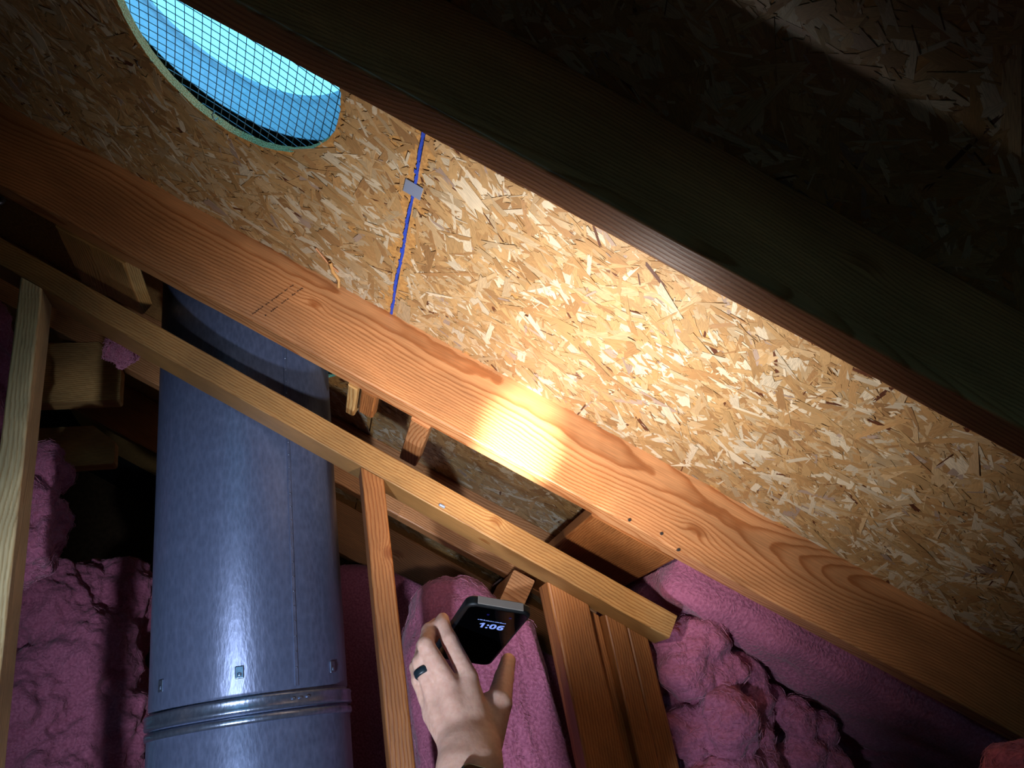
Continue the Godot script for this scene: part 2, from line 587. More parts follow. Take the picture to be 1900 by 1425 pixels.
func flakes(panel: Node3D, t0: float, t1: float, bays: Array, sd: int) -> void:
	rng.seed = sd
	var shapes := [strand_mesh(1), strand_mesh(2), strand_mesh(3)]
	var where := [[], [], []]
	var big := []
	for bay in bays:   # s from, s to, t from, t to, how many
		var a := maxf(bay[2], t0)
		var e := minf(bay[3], t1)
		if e <= a: continue
		for k in int(bay[4] * (e - a) * (bay[1] - bay[0])):
			var s := rng.randf_range(bay[0], bay[1])
			var t := rng.randf_range(a, e)
			var f0: float = float(k) / (bay[4] * (e - a) * (bay[1] - bay[0]))   # broad strands lie deepest, fines on top
			var l := rng.randf_range(0.05, 0.115)
			var w := rng.randf_range(0.013, 0.030)
			if f0 > 0.35:
				l = rng.randf_range(0.02, 0.07)
				w = rng.randf_range(0.004, 0.015)
			if f0 > 0.72:
				l = rng.randf_range(0.006, 0.03)
				w = rng.randf_range(0.0012, 0.004)
			var ang := rng.randfn(0.45, 0.62) if rng.randf() < 0.75 else rng.randf_range(0.0, PI)
			var dt := cos(ang) * l * 0.5
			var ds := sin(ang) * l * 0.5
			var roll := rng.randf()
			var tone := 0
			while ODDS[tone] < roll: tone += 1
			if tone == 6: w *= 0.3
			var good := true
			for f in [-1.0, -0.5, 0.0, 0.5, 1.0]:
				if not clear_of(s + ds * f, t + dt * f, t0, t1): good = false
			if not good: continue
			var yb := Basis(Vector3.UP, ang)
			var tiltl := rng.randfn(0.0, 0.014)
			var tiltw := rng.randfn(0.0, 0.05)
			var bs := ROOF * yb * Basis(Vector3(0, 0, 1), tiltl) * Basis(Vector3(1, 0, 0), tiltw)
			var lift := rng.randf_range(-0.0002, 0.0006) + 0.0013 * f0
			var xf := Transform3D(bs * Basis.from_scale(Vector3(l, 0.0006, w)), P(s, HO - lift, t))
			var v := rng.randi() % 3
			if bay[5] and l * w > 0.0006 and rng.randf() < 0.5 and big.size() < 150: big.append([xf, tone, v])
			else: where[v].append([xf, tone, rng.randf_range(0.82, 1.14)])
	for q in big: put("strand", shapes[q[2]], M["strand_%d" % q[1]], panel, panel.transform.affine_inverse() * q[0])
	for v in 3:
		if where[v].is_empty(): continue
		var mm := MultiMesh.new()
		mm.transform_format = MultiMesh.TRANSFORM_3D
		mm.use_colors = true
		mm.mesh = shapes[v]
		mm.instance_count = where[v].size()
		for k in where[v].size():
			var q: Array = where[v][k]
			mm.set_instance_transform(k, panel.transform.affine_inverse() * q[0])
			var c: Color = TONES[q[1]]
			mm.set_instance_color(k, Color(c.r * q[2], c.g * q[2], c.b * q[2], 1))
		var mi := MultiMeshInstance3D.new()
		mi.name = "strand_layer" if v == 0 else "strand_layer_%03d" % v
		mi.multimesh = mm
		mi.material_override = M.strand
		panel.add_child(mi, true)
		tag(mi, "", "", "", "stuff")

func sheathing() -> void:
	var bays := [[0.578, 1.163, -1.05, 1.6, 9000.0, true], [-0.05, 0.532, -0.75, 1.5, 7000.0, false], [1.209, 1.736, -0.5, 0.7, 9000.0, false], [1.782, 2.3, -0.6, 0.4, 6000.0, false]]
	var spans := [[-1.462, -0.2440, "strand board roof panel around the round vent hole, left of the blue joint"], [-0.2405, 0.978, "strand board roof panel lit by the flashlight, right of the blue joint"], [0.981, 2.2, "strand board roof panel low on the slope at the dark right edge"], [2.203, 3.42, "lowest strand board roof panel near the eave"]]
	for k in spans.size():
		var t0: float = spans[k][0]
		var t1: float = spans[k][1]
		var root := thing("roof_panel", spans[k][2], "roof panel", Transform3D(ROOF, P(0.5, HO, (t0 + t1) / 2)), "strand board panels of the roof deck")
		var b := csg_box("board", Vector3(t1 - t0, 0.0115, 4.6), Transform3D(Basis(), Vector3(0, 0.0058, -0.6)), M.osb)
		if k == 0:
			var c := hole(jagged(0.166, 3, 0.0016), M.osb_cut)
			c.transform = Transform3D(Basis(Vector3(1, 0, 0), Vector3(0, 0, -1), Vector3(0, 1, 0)), Vector3(VENT.y - (t0 + t1) / 2, 0.2, -(VENT.x - 0.5) + 0.6))
			b.add_child(c)
			var c2 := hole(oval(0.228, 0.188), M.osb_cut)
			c2.transform = Transform3D(Basis(Vector3(1, 0, 0), Vector3(0, 0, -1), Vector3(0, 1, 0)), Vector3(FLUE.y - (t0 + t1) / 2, 0.2, -(FLUE.x - 0.5) + 0.6))
			b.add_child(c2)
		root.add_child(b)
		if k < 3: flakes(root, t0, t1, bays, 100 + k)
	# the painted edges of the two panels that meet: blue edge sealer, ragged
	var mb := MB.new()
	rng.seed = 77
	var z := 0.60
	while z < 1.16:
		var step := rng.randf_range(0.004, 0.011)
		var wl := rng.randf_range(-0.0006, 0.0010) + (0.002 if rng.randf() < 0.14 else 0.0)
		var wr := rng.randf_range(-0.0008, 0.0006)
		var tc := -0.2424 + 0.0012 * sin(z * 40.0)
		var q := []
		for c in [[z, tc - 0.0017 - wl], [z + step, tc - 0.0017 - wl * rng.randf_range(0.5, 1.2)], [z + step, tc + 0.0017 + wr], [z, tc + 0.0017 + wr]]: q.append(P(c[0], HO - 0.0019, c[1]))
		mb.face(q[0], q[1], q[2], q[3], -NN)
		for e in 4: mb.face(q[e], q[(e + 1) % 4], q[(e + 1) % 4] + NN * 0.006, q[e] + NN * 0.006, ((q[e] + q[(e + 1) % 4] - q[0] - q[2]) * 0.5).normalized())
		z += step
	tag(put("edge_sealer", mb.done(), M.blue_paint), "ragged blue line of edge paint along the joint of two roof panels", "paint line")

# ------------------------------------------------------------------ rafters
func rafters() -> void:
	var list := [[1.186, "fir", Vector2(0.76, 0.06), "brightly lit reddish fir rafter crossing the middle, with a knot and nail holes", 0.004], [0.555, "fir", Vector2(0.1, 0.5), "dark rafter overhead, nearest the viewer, seen from its underside", 0.0], [1.759, "fir", Vector2(0.37, 0.3), "shadowed rafter behind the flue pipe and the raked wall plate", 0.0], [2.39, "fir", Vector2(0.21, 0.45), "farthest dim rafter behind the insulation", 0.0], [-0.076, "fir", Vector2(0.8, 0.1), "rafter above and behind the viewer, outside the picture", 0.0]]
	for q in list:
		var m := lumber(5.0, 0.14, 0.038, 0.0035, q[2], q[4], 0.0011, 0.0, 2.8)
		var root := thing("rafter", q[3], "rafter", Transform3D(ROOF, P(q[0], HB + 0.07, 0.95)), "sloping roof rafters")
		put("timber", m, M[q[1]], root)
		if q[0] == 1.186:
			for nl in [[0.523, 0.278], [0.529, 0.336], [0.518, 0.372]]:
				var nm := CylinderMesh.new()
				nm.top_radius = 0.0026
				nm.bottom_radius = 0.0026
				nm.height = 0.004
				nm.radial_segments = 12
				put("nail_head", nm, M.nail, root, root.transform.affine_inverse() * Transform3D(Basis(Vector3(1, 0, 0), Vector3(0, 0, 1), Vector3(0, -1, 0)).rotated(Vector3.RIGHT, 0.3), P(1.1665, nl[0], nl[1])))
			# two dashed pencil lines across the face
			for ln in [[0.525, -0.432, 0.611, -0.408], [0.530, -0.415, 0.614, -0.392]]:
				var b := MB.new()
				rng.seed = int(ln[0] * 1000)
				for k in 22:
					if rng.randf() < 0.25: continue
					var f := k / 22.0
					var g := f + 0.034
					var p0 := P(1.16655, lerpf(ln[0], ln[2], f), lerpf(ln[1], ln[3], f) + rng.randf_range(-0.0008, 0.0008))
					var p1 := P(1.16655, lerpf(ln[0], ln[2], g), lerpf(ln[1], ln[3], g) + rng.randf_range(-0.0008, 0.0008))
					var w := R3 * rng.randf_range(0.0006, 0.0012)
					b.face(p0 - w, p1 - w, p1 + w, p0 + w, Vector3(0, 0, 1))
				put("pencil_line", b.done(), M.pencil, root, root.transform.affine_inverse())

# ------------------------------------------------------------------ roof vent
func roof_vent() -> void:
	var at := P(VENT.x, HO + 0.0125, VENT.y)
	var root := thing("roof_vent", "round roof vent with wire mesh and a bright blue dome over the hole", "roof vent", Transform3D(Basis(), at))
	# a plumb shaft whose foot and rim follow the roof
	var b := MB.new()
	var ir := 0.172
	var orr := 0.1735
	var tilt := tan(SLOPE)
	var foot := 0.032
	var rim := 0.112
	var ns := 96
	var rows := [[ir, foot, -1.0], [ir, rim - 0.012, -1.0], [ir - 0.004, rim - 0.008, -1.0], [ir - 0.004, rim, -1.0], [orr + 0.004, rim, 1.0], [orr, rim - 0.014, 1.0], [orr, foot, 1.0]]
	for s in ns + 1:
		var a := TAU * s / ns
		for q in rows:
			var p := Vector3(cos(a) * q[0], 0, sin(a) * q[0])
			p.y = q[1] - tilt * p.x
			b.vert(p, Vector3(cos(a), 0, sin(a)) * q[2])
	for s in ns:
		for k in rows.size() - 1:
			var c := s * rows.size() + k
			b.quad(c, c + rows.size(), c + rows.size() + 1, c + 1)
	put("shaft", b.done(), M.vent_wall, root)
	# flange on the roofing
	var fl := MB.new()
	for s in ns + 1:
		var a := TAU * s / ns
		for r in [[0.174, 0.0], [0.174, 0.003], [0.27, 0.003], [0.27, 0.0]]:
			var p := Vector3(cos(a) * r[0], 0, sin(a) * r[0])
			p.y = foot + r[1] - tilt * p.x
			fl.vert(p, NN)
	for s in ns:
		for k in 3:
			var c := s * 4 + k
			fl.quad(c, c + 4, c + 5, c + 1)
	put("flange", fl.done(), M.felt, root)
	# a clear dome over the shaft, parallel to the roof
	var dm := MB.new()
	var cen := Vector3(0, rim + 0.004, 0)
	for k in 13:
		var e := PI / 2 * k / 12.0
		for s in 49:
			var a := TAU * s / 48
			var dirv := ROOF * Vector3(cos(a) * cos(e), sin(e) * 0.55, sin(a) * cos(e))
			dm.vert(cen + dirv * 0.205, dirv.normalized())
	for k in 12:
		for s in 48:
			var c := k * 49 + s
			dm.quad(c, c + 1, c + 50, c + 49)
	put("dome", dm.done(), M.dome, root)
	# wire mesh, slightly bellied, turned a little against the rafters
	var wm := MB.new()
	var pitch := 0.0127
	var rr := 0.1705
	var turn := Basis(Vector3.UP, 0.14)
	for fam in 2:
		for k in range(-14, 15):
			var off := k * pitch
			if absf(off) >= rr - 0.003: continue
			var half := sqrt(rr * rr - off * off)
			var pts := []
			for j in 13:
				var q := (j / 12.0 * 2.0 - 1.0) * half
				var l := turn * (Vector3(q, 0, off) if fam == 0 else Vector3(off, 0, q))
				l.y = 0.003 + 0.0004 * (1 if fam else -1) + 0.012 * (1.0 - (off * off + q * q) / (rr * rr))
				pts.append(ROOF * l - ROOF * Vector3(0, 0.0, 0) + Vector3(0, 0, 0))
			tube_into(wm, pts, 0.00065, 6)
	var w := put("wire_mesh", wm.done(), M.wire, root)
	tag(w, "", "", "", "stuff")

# ------------------------------------------------------------------ flue pipe
func flue_pipe() -> void:
	var r := 0.1575
	var root := thing("flue_pipe", "wide bluish galvanised metal flue pipe rising behind the raked wall", "flue pipe", Transform3D(Basis(), Vector3(-0.089, 0, -1.457)))
	put("lower_section", lathe([Vector2(r + 0.0015, 0.0), Vector2(r + 0.0015, 1.560), Vector2(r + 0.0015, 1.560), Vector2(r - 0.004, 1.561)], 160), M.galvanised, root)
	put("joint_band", lathe([Vector2(r - 0.003, 1.5575), Vector2(r + 0.0035, 1.5585), Vector2(r + 0.0052, 1.562), Vector2(r + 0.0052, 1.566), Vector2(r + 0.0035, 1.5695), Vector2(r - 0.003, 1.5705)], 160), M.galvanised_edge, root)
	put("joint_band", lathe([Vector2(r - 0.003, 1.573), Vector2(r + 0.0040, 1.5740), Vector2(r + 0.0062, 1.577), Vector2(r + 0.0052, 1.580), Vector2(r + 0.0050, 1.590), Vector2(r + 0.0062, 1.5925), Vector2(r + 0.0045, 1.5955), Vector2(r - 0.003, 1.5965)], 160), M.galvanised_edge, root)
	put("groove", lathe([Vector2(r - 0.002, 1.560), Vector2(r - 0.001, 1.572), Vector2(r - 0.002, 1.60)], 160), M.galvanised, root)
	put("upper_section", lathe([Vector2(r - 0.003, 1.5975), Vector2(r - 0.0015, 1.600), Vector2(r, 1.603), Vector2(r, 2.56), Vector2(r, 2.56), Vector2(0.0, 2.60)], 160), M.galvanised, root)
	# lock seam: a folded strip up the pipe, with a row of button punches
	var a0 := 0.495
	var sx := Transform3D(Basis(Vector3.UP, a0), Vector3(sin(a0), 0, cos(a0)) * (r + 0.0006) + Vector3(0, 1.603 + 0.37, 0))
	put("seam", rounded(Vector3(0.0065, 0.74, 0.0022), 0.001, 2), M.galvanised, root, sx)
	var rv := MB.new()
	for k in 30:
		var y := 1.63 + k * 0.0235
		var c := Vector3(sin(a0), 0, cos(a0)) * (r + 0.0018) + Vector3(0, y, 0)
		var st := rv.v.size()
		for j in 4:
			var e := PI / 2 * j / 3.0
			for s in 8:
				var an := TAU * s / 8
				var nn := Basis(Vector3.UP, a0) * Vector3(cos(an) * cos(e), sin(an) * cos(e), sin(e))
				rv.vert(c + nn * Vector3(0.0014, 0.0014, 0.0014), nn)
		for j in 3:
			for s in 8:
				rv.quad(st + j * 8 + s, st + j * 8 + (s + 1) % 8, st + j * 8 + 8 + (s + 1) % 8, st + j * 8 + 8 + s)
	tag(put("punch_row", rv.done(), M.galvanised_edge, root), "", "", "", "stuff")
	for q in [[-0.045, 1.632], [0.98, 1.628], [-0.92, 1.634]]:
		var bs := Basis(Vector3.UP, q[0])
		var c: Vector3 = bs * Vector3(0, 0, r + 0.001) + Vector3(0, q[1], 0)
		var cl := put("lock_tab", rounded(Vector3(0.013, 0.018, 0.0026), 0.0012, 2), M.galvanised_edge, root, Transform3D(bs, c))
		put("dimple", rounded(Vector3(0.006, 0.006, 0.004), 0.0018, 3), M.galvanised_edge, cl, Transform3D(Basis(), Vector3(0.0, -0.003, 0.001)))
	for q in [[0.44, 1.585], [0.51, 1.585], [0.59, 1.586]]:
		var bs := Basis(Vector3.UP, q[0])
		put("screw", rounded(Vector3(0.006, 0.004, 0.004), 0.0016, 3), M.galvanised_edge, root, Transform3D(bs, bs * Vector3(0, 0, r + 0.006) + Vector3(0, q[1], 0)))

# ------------------------------------------------------------------ the raked wall: studs under a sloping plate
func raked_wall() -> void:
	var pl := lumber(1.92, 0.041, 0.066, 0.002, Vector2(0.5, 0.2), 0.0, 0.0008)
	var ang := Basis(Vector3(0, 0, 1), -0.013)
	var pb := ROOF * ang
	put_timber("wall_plate", pl, M.pine_plate_dimmed, Transform3D(pb, P(1.253, 0.4285, -0.535)), "sloping pine wall plate below the bright rafter, in front of the pipe", "wall plate")
	var studs := [
		[-0.4085, 0.0, 2.205, 1.25, 0.034, 0.058, "pale", "pale upright stud at the left edge, brightly lit", 0.0],
		[0.1185, 0.0, 1.897, 1.252, 0.036, 0.058, "pine_red_dimmed", "slim upright stud between the flue pipe and the raised hand", 0.020],
		[0.4335, 0.0, 1.69, 1.302, 0.065, 0.058, "pine_red_dimmed", "wide flat stud with a knot, right of the raised hand", 0.045],
		[0.4790, 0.0, 1.668, 1.320, 0.023, 0.045, "pine_red_dimmed", "narrow filler board in the recess beside the wide stud", 0.052],
		[0.5095, 0.0, 1.650, 1.304, 0.0345, 0.058, "pine_red_dimmed", "left one of the two narrow studs nailed together beside the pink wool", 0.036],
		[0.5455, 0.0, 1.628, 1.306, 0.0345, 0.058, "pine_red_dimmed", "right one of the two narrow studs, touching the pink wool", 0.030],
	]
	var pc := P(1.253, 0.4285, -0.535) - pb.y * 0.0206
	for k in studs.size():
		var q: Array = studs[k]
		var bs := Basis(Vector3(0, 0, 1), q[8]) * UPRIGHT
		var top := Vector3(q[0], pc.y - tan(SLOPE + 0.013) * (q[0] - pc.x) - 0.0006, -q[3])
		var l: float = top.y
		var m := lumber(l, q[4], q[5], 0.004, Vector2([0.1, 0.4, 0.75, 0.2, 0.42, 0.05][k], 0.12 * k), 0.0, 0.0006, tan(SLOPE + 0.013 + q[8]))
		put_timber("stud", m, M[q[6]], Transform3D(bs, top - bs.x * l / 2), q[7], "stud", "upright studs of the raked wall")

func put_timber(called: String, m: Mesh, mt: Material, xf: Transform3D, label: String, category: String, group := "") -> MeshInstance3D:
	var o := put(called, m, mt, null, xf)
	tag(o, label, category, group)
	return o

# ------------------------------------------------------------------ blocking, all across the rafters
func blocking() -> void:
	var across := Basis(Vector3(0, 0, -1), NN, Vector3(0, 0, -1).cross(NN))
	var add := func(s0: float, s1: float, t0: float, t1: float, h0: float, th: float, mt: String, label: String, uv: Vector2) -> void:
		var m := lumber(s1 - s0, th, t1 - t0, 0.004, uv, 0.0, 0.0006)
		put_timber("blocking", m, M[mt], Transform3D(across, P((s0 + s1) / 2, h0 + th / 2, (t0 + t1) / 2)), label, "wood block", "wood blocks between the rafters")
	add.call(1.206, 1.739, 0.224, 0.384, HB + 0.001, 0.038, "pine_red_dimmed", "wide flat wood block under the bright rafter, above the wall plate's right end", Vector2(0.5, 0.33))
	add.call(1.206, 1.395, -0.122, -0.086, HB - 0.002, 0.03, "fir", "short reddish stick hanging under the bright rafter at its middle", Vector2(0.2, 0.4))
	add.call(1.206, 1.318, -0.243, -0.2245, HB - 0.002, 0.02, "pine", "thin light wood strip under the rafter, left one of a pair right of the pipe", Vector2(0.9, 0.1))
	add.call(1.206, 1.292, -0.219, -0.190, HB + 0.001, 0.02, "pine_red_dimmed", "broader wood strip under the rafter, right one of a pair right of the pipe", Vector2(0.7, 0.6))
	add.call(1.206, 1.375, -0.806, -0.672, HB - 0.002, 0.03, "pine", "wide flat board end in the shade under the rafter, upper left of the pipe", Vector2(0.4, 0.8))
	add.call(1.58, 1.739, 0.19, 0.24, HB - 0.13, 0.10, "fir", "reddish block low behind the wall plate, above the phone", Vector2(0.25, 0.2))
	# collar ties on the rafter behind the pipe: horizontal boards with a corner sawn off to the roof's slope
	for q in [[-0.378, 2.291, 0.149, 1.698, "pine", "dim tan board end with a sawn corner, right of the left stud"], [-0.415, 2.196, 0.10, 1.85, "pine", "darker lower board end under the sawn-cornered board"]]:
		var b := CSGPolygon3D.new()
		b.name = numbered("collar_tie")
		var w := 0.8
		var hh: float = q[2]
		b.polygon = PackedVector2Array([Vector2(-w, 0), Vector2(-0.004, 0), Vector2(0, 0.004), Vector2(0, hh * 0.55), Vector2(-0.012, hh * 0.66), Vector2(-0.05, hh), Vector2(-w, hh)])
		b.depth = 0.038
		b.material = M[q[4]]
		b.position = Vector3(q[0], q[1], -q[3] - 0.038)
		add_child(b, true)
		tag(b, q[5], "board", "collar ties at the far rafter")

# ------------------------------------------------------------------ glass wool
# a batt or tuft: boxy ball, pushed in and out by noise; folds > 0 adds sharp creases
func wool(called: String, label: String, mt: String, xf: Transform3D, radii: Vector3, boxy: float, amp: float, freq: float, folds: float, sd: int, res := 72, striped := 0.0, dents := []) -> void:
	var fn := FastNoiseLite.new()
	fn.seed = sd
	fn.frequency = freq
	fn.fractal_octaves = 2
	var rn := FastNoiseLite.new()
	rn.seed = sd + 40
	rn.frequency = freq * 0.55
	rn.fractal_type = FastNoiseLite.FRACTAL_RIDGED
	rn.fractal_octaves = 3
	var b := MB.new()
	var ny := res / 2 * 2
	var nx := res * 2
	for y in ny + 1:
		var lat := PI * (float(y) / ny - 0.5)
		for x in nx + 1:
			var lon := TAU * (x % nx) / nx
			var d := Vector3(cos(lat) * cos(lon), sin(lat), cos(lat) * sin(lon))
			var m := pow(pow(absf(d.x), boxy) + pow(absf(d.y), boxy) + pow(absf(d.z), boxy), -1.0 / boxy)
			var p := d * m * radii
			var nn := (d / radii).normalized()
			var q := Vector3(p.x, p.y * (1.0 - striped * 0.85), p.z)
			var push := fn.get_noise_3dv(q) * amp + folds * (rn.get_noise_3dv(p + Vector3(fn.get_noise_3dv(p * 0.5), 0, 0) * 0.05))
			for c in dents:   # x, y, z of the middle; w the opening angle, negative for a pillow
				var an: float = acos(clampf(d.dot(Vector3(c.x, c.y, c.z).normalized()), -1.0, 1.0)) + 0.12 * fn.get_noise_3dv(p * 1.5)
				var op: float = absf(c.w)
				var inside: float = 1.0 - smoothstep(op - 0.10, op, an)
				push += signf(c.w) * (exp(-pow((an - op) / 0.06, 2.0)) * 0.012 - inside * 0.010)
			push += 0.12 * amp * fn.get_noise_3dv(q * 6.0)
			b.vert(p + nn * push, nn, Vector2(float(x) / nx, float(y) / ny))
	for y in ny:
		for x in nx:
			var a := y * (nx + 1) + x
			b.quad(a, a + 1, a + nx + 2, a + nx + 1)
	b.smooth()
	for y in ny + 1:
		var s := (b.n[y * (nx + 1)] + b.n[y * (nx + 1) + nx]).normalized()
		b.n[y * (nx + 1)] = s
		b.n[y * (nx + 1) + nx] = s
	var root := put(called, b.done(), M[mt], null, xf)
	tag(root, label, "insulation", "pieces of glass wool insulation")
	loose_fibres(root, b, mt, sd, 2600)

# loose fibres standing off the surface
func loose_fibres(root: MeshInstance3D, b: MB, mt: String, sd: int, count: int) -> void:
	var r := RandomNumberGenerator.new()
	r.seed = sd
	var mm := MultiMesh.new()
	mm.transform_format = MultiMesh.TRANSFORM_3D
	mm.mesh = tube([Vector3(0, 0, -0.5), Vector3(0, 0.06, -0.2), Vector3(0, 0.10, 0.1), Vector3(0.03, 0.09, 0.5)], 0.028, 3)
	mm.instance_count = count
	for k in count:
		var v := r.randi() % b.v.size()
		var nn := b.n[v]
		var e := nn.cross(Vector3(r.randfn(), r.randfn(), r.randfn())).normalized()
		var d := (e + nn * r.randf_range(-0.05, 0.5)).normalized()
		var l := r.randf_range(0.005, 0.017)
		mm.set_instance_transform(k, Transform3D(Basis(d.cross(nn).normalized(), nn, d).orthonormalized() * Basis.from_scale(Vector3(0.009, l, l)), b.v[v] + nn * 0.0008))
	var fi := MultiMeshInstance3D.new()
	fi.name = "loose_fibre"
	fi.multimesh = mm
	fi.material_override = M[mt + "_fibre"]
	root.add_child(fi, true)
	tag(fi, "", "", "", "stuff")

# a bulge of several soft lobes with creases between them
func lobes(called: String, label: String, mt: String, list: Array, crease: float, amp: float, freq: float, sd: int) -> void:
	var bones := []
	for q in list:
		var c: Vector4 = q if q is Vector4 else q[0]
		var e: Vector4 = q + Vector4(0.001, 0, 0, 0) if q is Vector4 else q[1]
		bones.append([Vector4(c.x, c.y, -c.z, c.w), Vector4(e.x, e.y, -e.z, e.w), crease])
	var b := net(bones, 0.0045, 1)
	var fn := FastNoiseLite.new()
	fn.seed = sd
	fn.frequency = freq
	fn.fractal_octaves = 3
	for k in b.v.size(): b.v[k] += b.n[k] * amp * fn.get_noise_3dv(b.v[k])
	b.smooth()
	var root := put(called, b.done(), M[mt])
	tag(root, label, "insulation", "pieces of glass wool insulation")
	loose_fibres(root, b, mt, sd, 3500)

func insulation() -> void:
	var I := Basis()
	# behind everything: a plum batt between the far rafters, its top cut to the slope
	wool("insulation_batt", "shadowed wool batt filling the wall behind the pipe and the slim stud", "wool", Transform3D(ROOF, P(2.05, 0.0, 0.52)), Vector3(0.72, 0.45, 0.10), 9.0, 0.02, 7.0, 0.008, 5, 64)
	wool("insulation_batt", "mauve wool batt pressed up under the roof, right of the wide wood block", "wool", Transform3D(ROOF, P(1.473, 0.555, 1.02)), Vector3(0.62, 0.085, 0.25), 8.0, 0.018, 9.0, 0.004, 6, 90)
	lobes("insulation_tuft", "large pink wool bulge with folds, right of the narrow studs", "wool", [Vector4(0.668, 1.578, 1.300, 0.050), Vector4(0.622, 1.540, 1.290, 0.048), Vector4(0.605, 1.592, 1.300, 0.026), [Vector4(0.742, 1.520, 1.335, 0.045), Vector4(0.728, 1.36, 1.34, 0.052)], Vector4(0.690, 1.520, 1.295, 0.040), Vector4(0.672, 1.448, 1.275, 0.055), Vector4(0.606, 1.440, 1.310, 0.045), [Vector4(0.668, 1.545, 1.37, 0.075), Vector4(0.650, 1.20, 1.37, 0.095)], Vector4(0.660, 1.340, 1.300, 0.070), Vector4(0.615, 1.350, 1.30, 0.05)], 0.010, 0.016, 16.0, 17)
	lobes("insulation_tuft", "smaller pink wool tuft, lower right of the large pink bulge", "wool", [Vector4(0.805, 1.462, 1.36, 0.030), Vector4(0.840, 1.430, 1.34, 0.036), Vector4(0.880, 1.405, 1.36, 0.036), Vector4(0.832, 1.370, 1.35, 0.042), Vector4(0.885, 1.345, 1.36, 0.040), [Vector4(0.850, 1.36, 1.39, 0.055), Vector4(0.86, 1.18, 1.39, 0.07)], Vector4(0.845, 1.30, 1.345, 0.045)], 0.010, 0.014, 18.0, 27)
	wool("insulation_batt", "rose wool batt with upright streaks, between the hand and the wide stud", "wool", Transform3D(Basis(Vector3(0, 0, 1), 0.045), Vector3(0.350, 1.16, -1.42)), Vector3(0.068, 0.50, 0.065), 14.0, 0.012, 16.0, 0.006, 37, 90, 1.0)
	wool("insulation_batt", "rounded pink wool batt bent over behind the phone", "wool", Transform3D(Basis(Vector3(0, 0, 1), 0.06), Vector3(0.315, 1.40, -1.60)), Vector3(0.118, 0.385, 0.10), 3.0, 0.012, 9.0, 0.012, 47, 90)
	lobes("insulation_tuft", "ragged purplish wool tufts hanging in the dark along the left stud's right side", "wool", [Vector4(-0.452, 2.065, 1.50, 0.032), Vector4(-0.424, 2.030, 1.50, 0.026), Vector4(-0.455, 1.985, 1.49, 0.038), Vector4(-0.416, 1.958, 1.50, 0.022), Vector4(-0.440, 1.915, 1.50, 0.036), [Vector4(-0.48, 2.04, 1.545, 0.04), Vector4(-0.48, 1.90, 1.545, 0.05)]], 0.016, 0.020, 20.0, 57)
	lobes("insulation_batt", "broad greyish pink wool mass low between the left stud and the flue pipe", "wool", [Vector4(-0.559, 1.900, 1.981, 0.095), Vector4(-0.438, 1.913, 2.070, 0.095), Vector4(-0.476, 1.779, 1.994, 0.108), Vector4(-0.578, 1.690, 1.956, 0.102), Vector4(-0.438, 1.627, 2.019, 0.102), Vector4(-0.527, 1.525, 1.981, 0.108), Vector4(-0.425, 1.449, 2.032, 0.108), Vector4(-0.565, 1.373, 1.956, 0.114), [Vector4(-0.508, 1.881, 2.134, 0.127), Vector4(-0.508, 1.055, 2.108, 0.165)]], 0.040, 0.022, 14.0, 67)
	wool("insulation_tuft", "dim wool tuft left of the left stud", "wool", Transform3D(I, Vector3(-0.60, 2.15, -1.52)), Vector3(0.085, 0.26, 0.09), 2.6, 0.03, 10.0, 0.012, 77, 60)
	wool("insulation_tuft", "pink wool lump at the lower right corner of the picture", "wool", Transform3D(I, Vector3(0.895, 1.305, -0.93)), Vector3(0.055, 0.07, 0.06), 2.4, 0.012, 14.0, 0.006, 87, 50)
	wool("insulation_tuft", "small pinkish wool scrap under the wall plate, right of the sawn-cornered board", "wool", Transform3D(I, Vector3(-0.287, 2.195, -1.31)), Vector3(0.024, 0.022, 0.02), 2.2, 0.012, 30.0, 0.006, 97, 40)

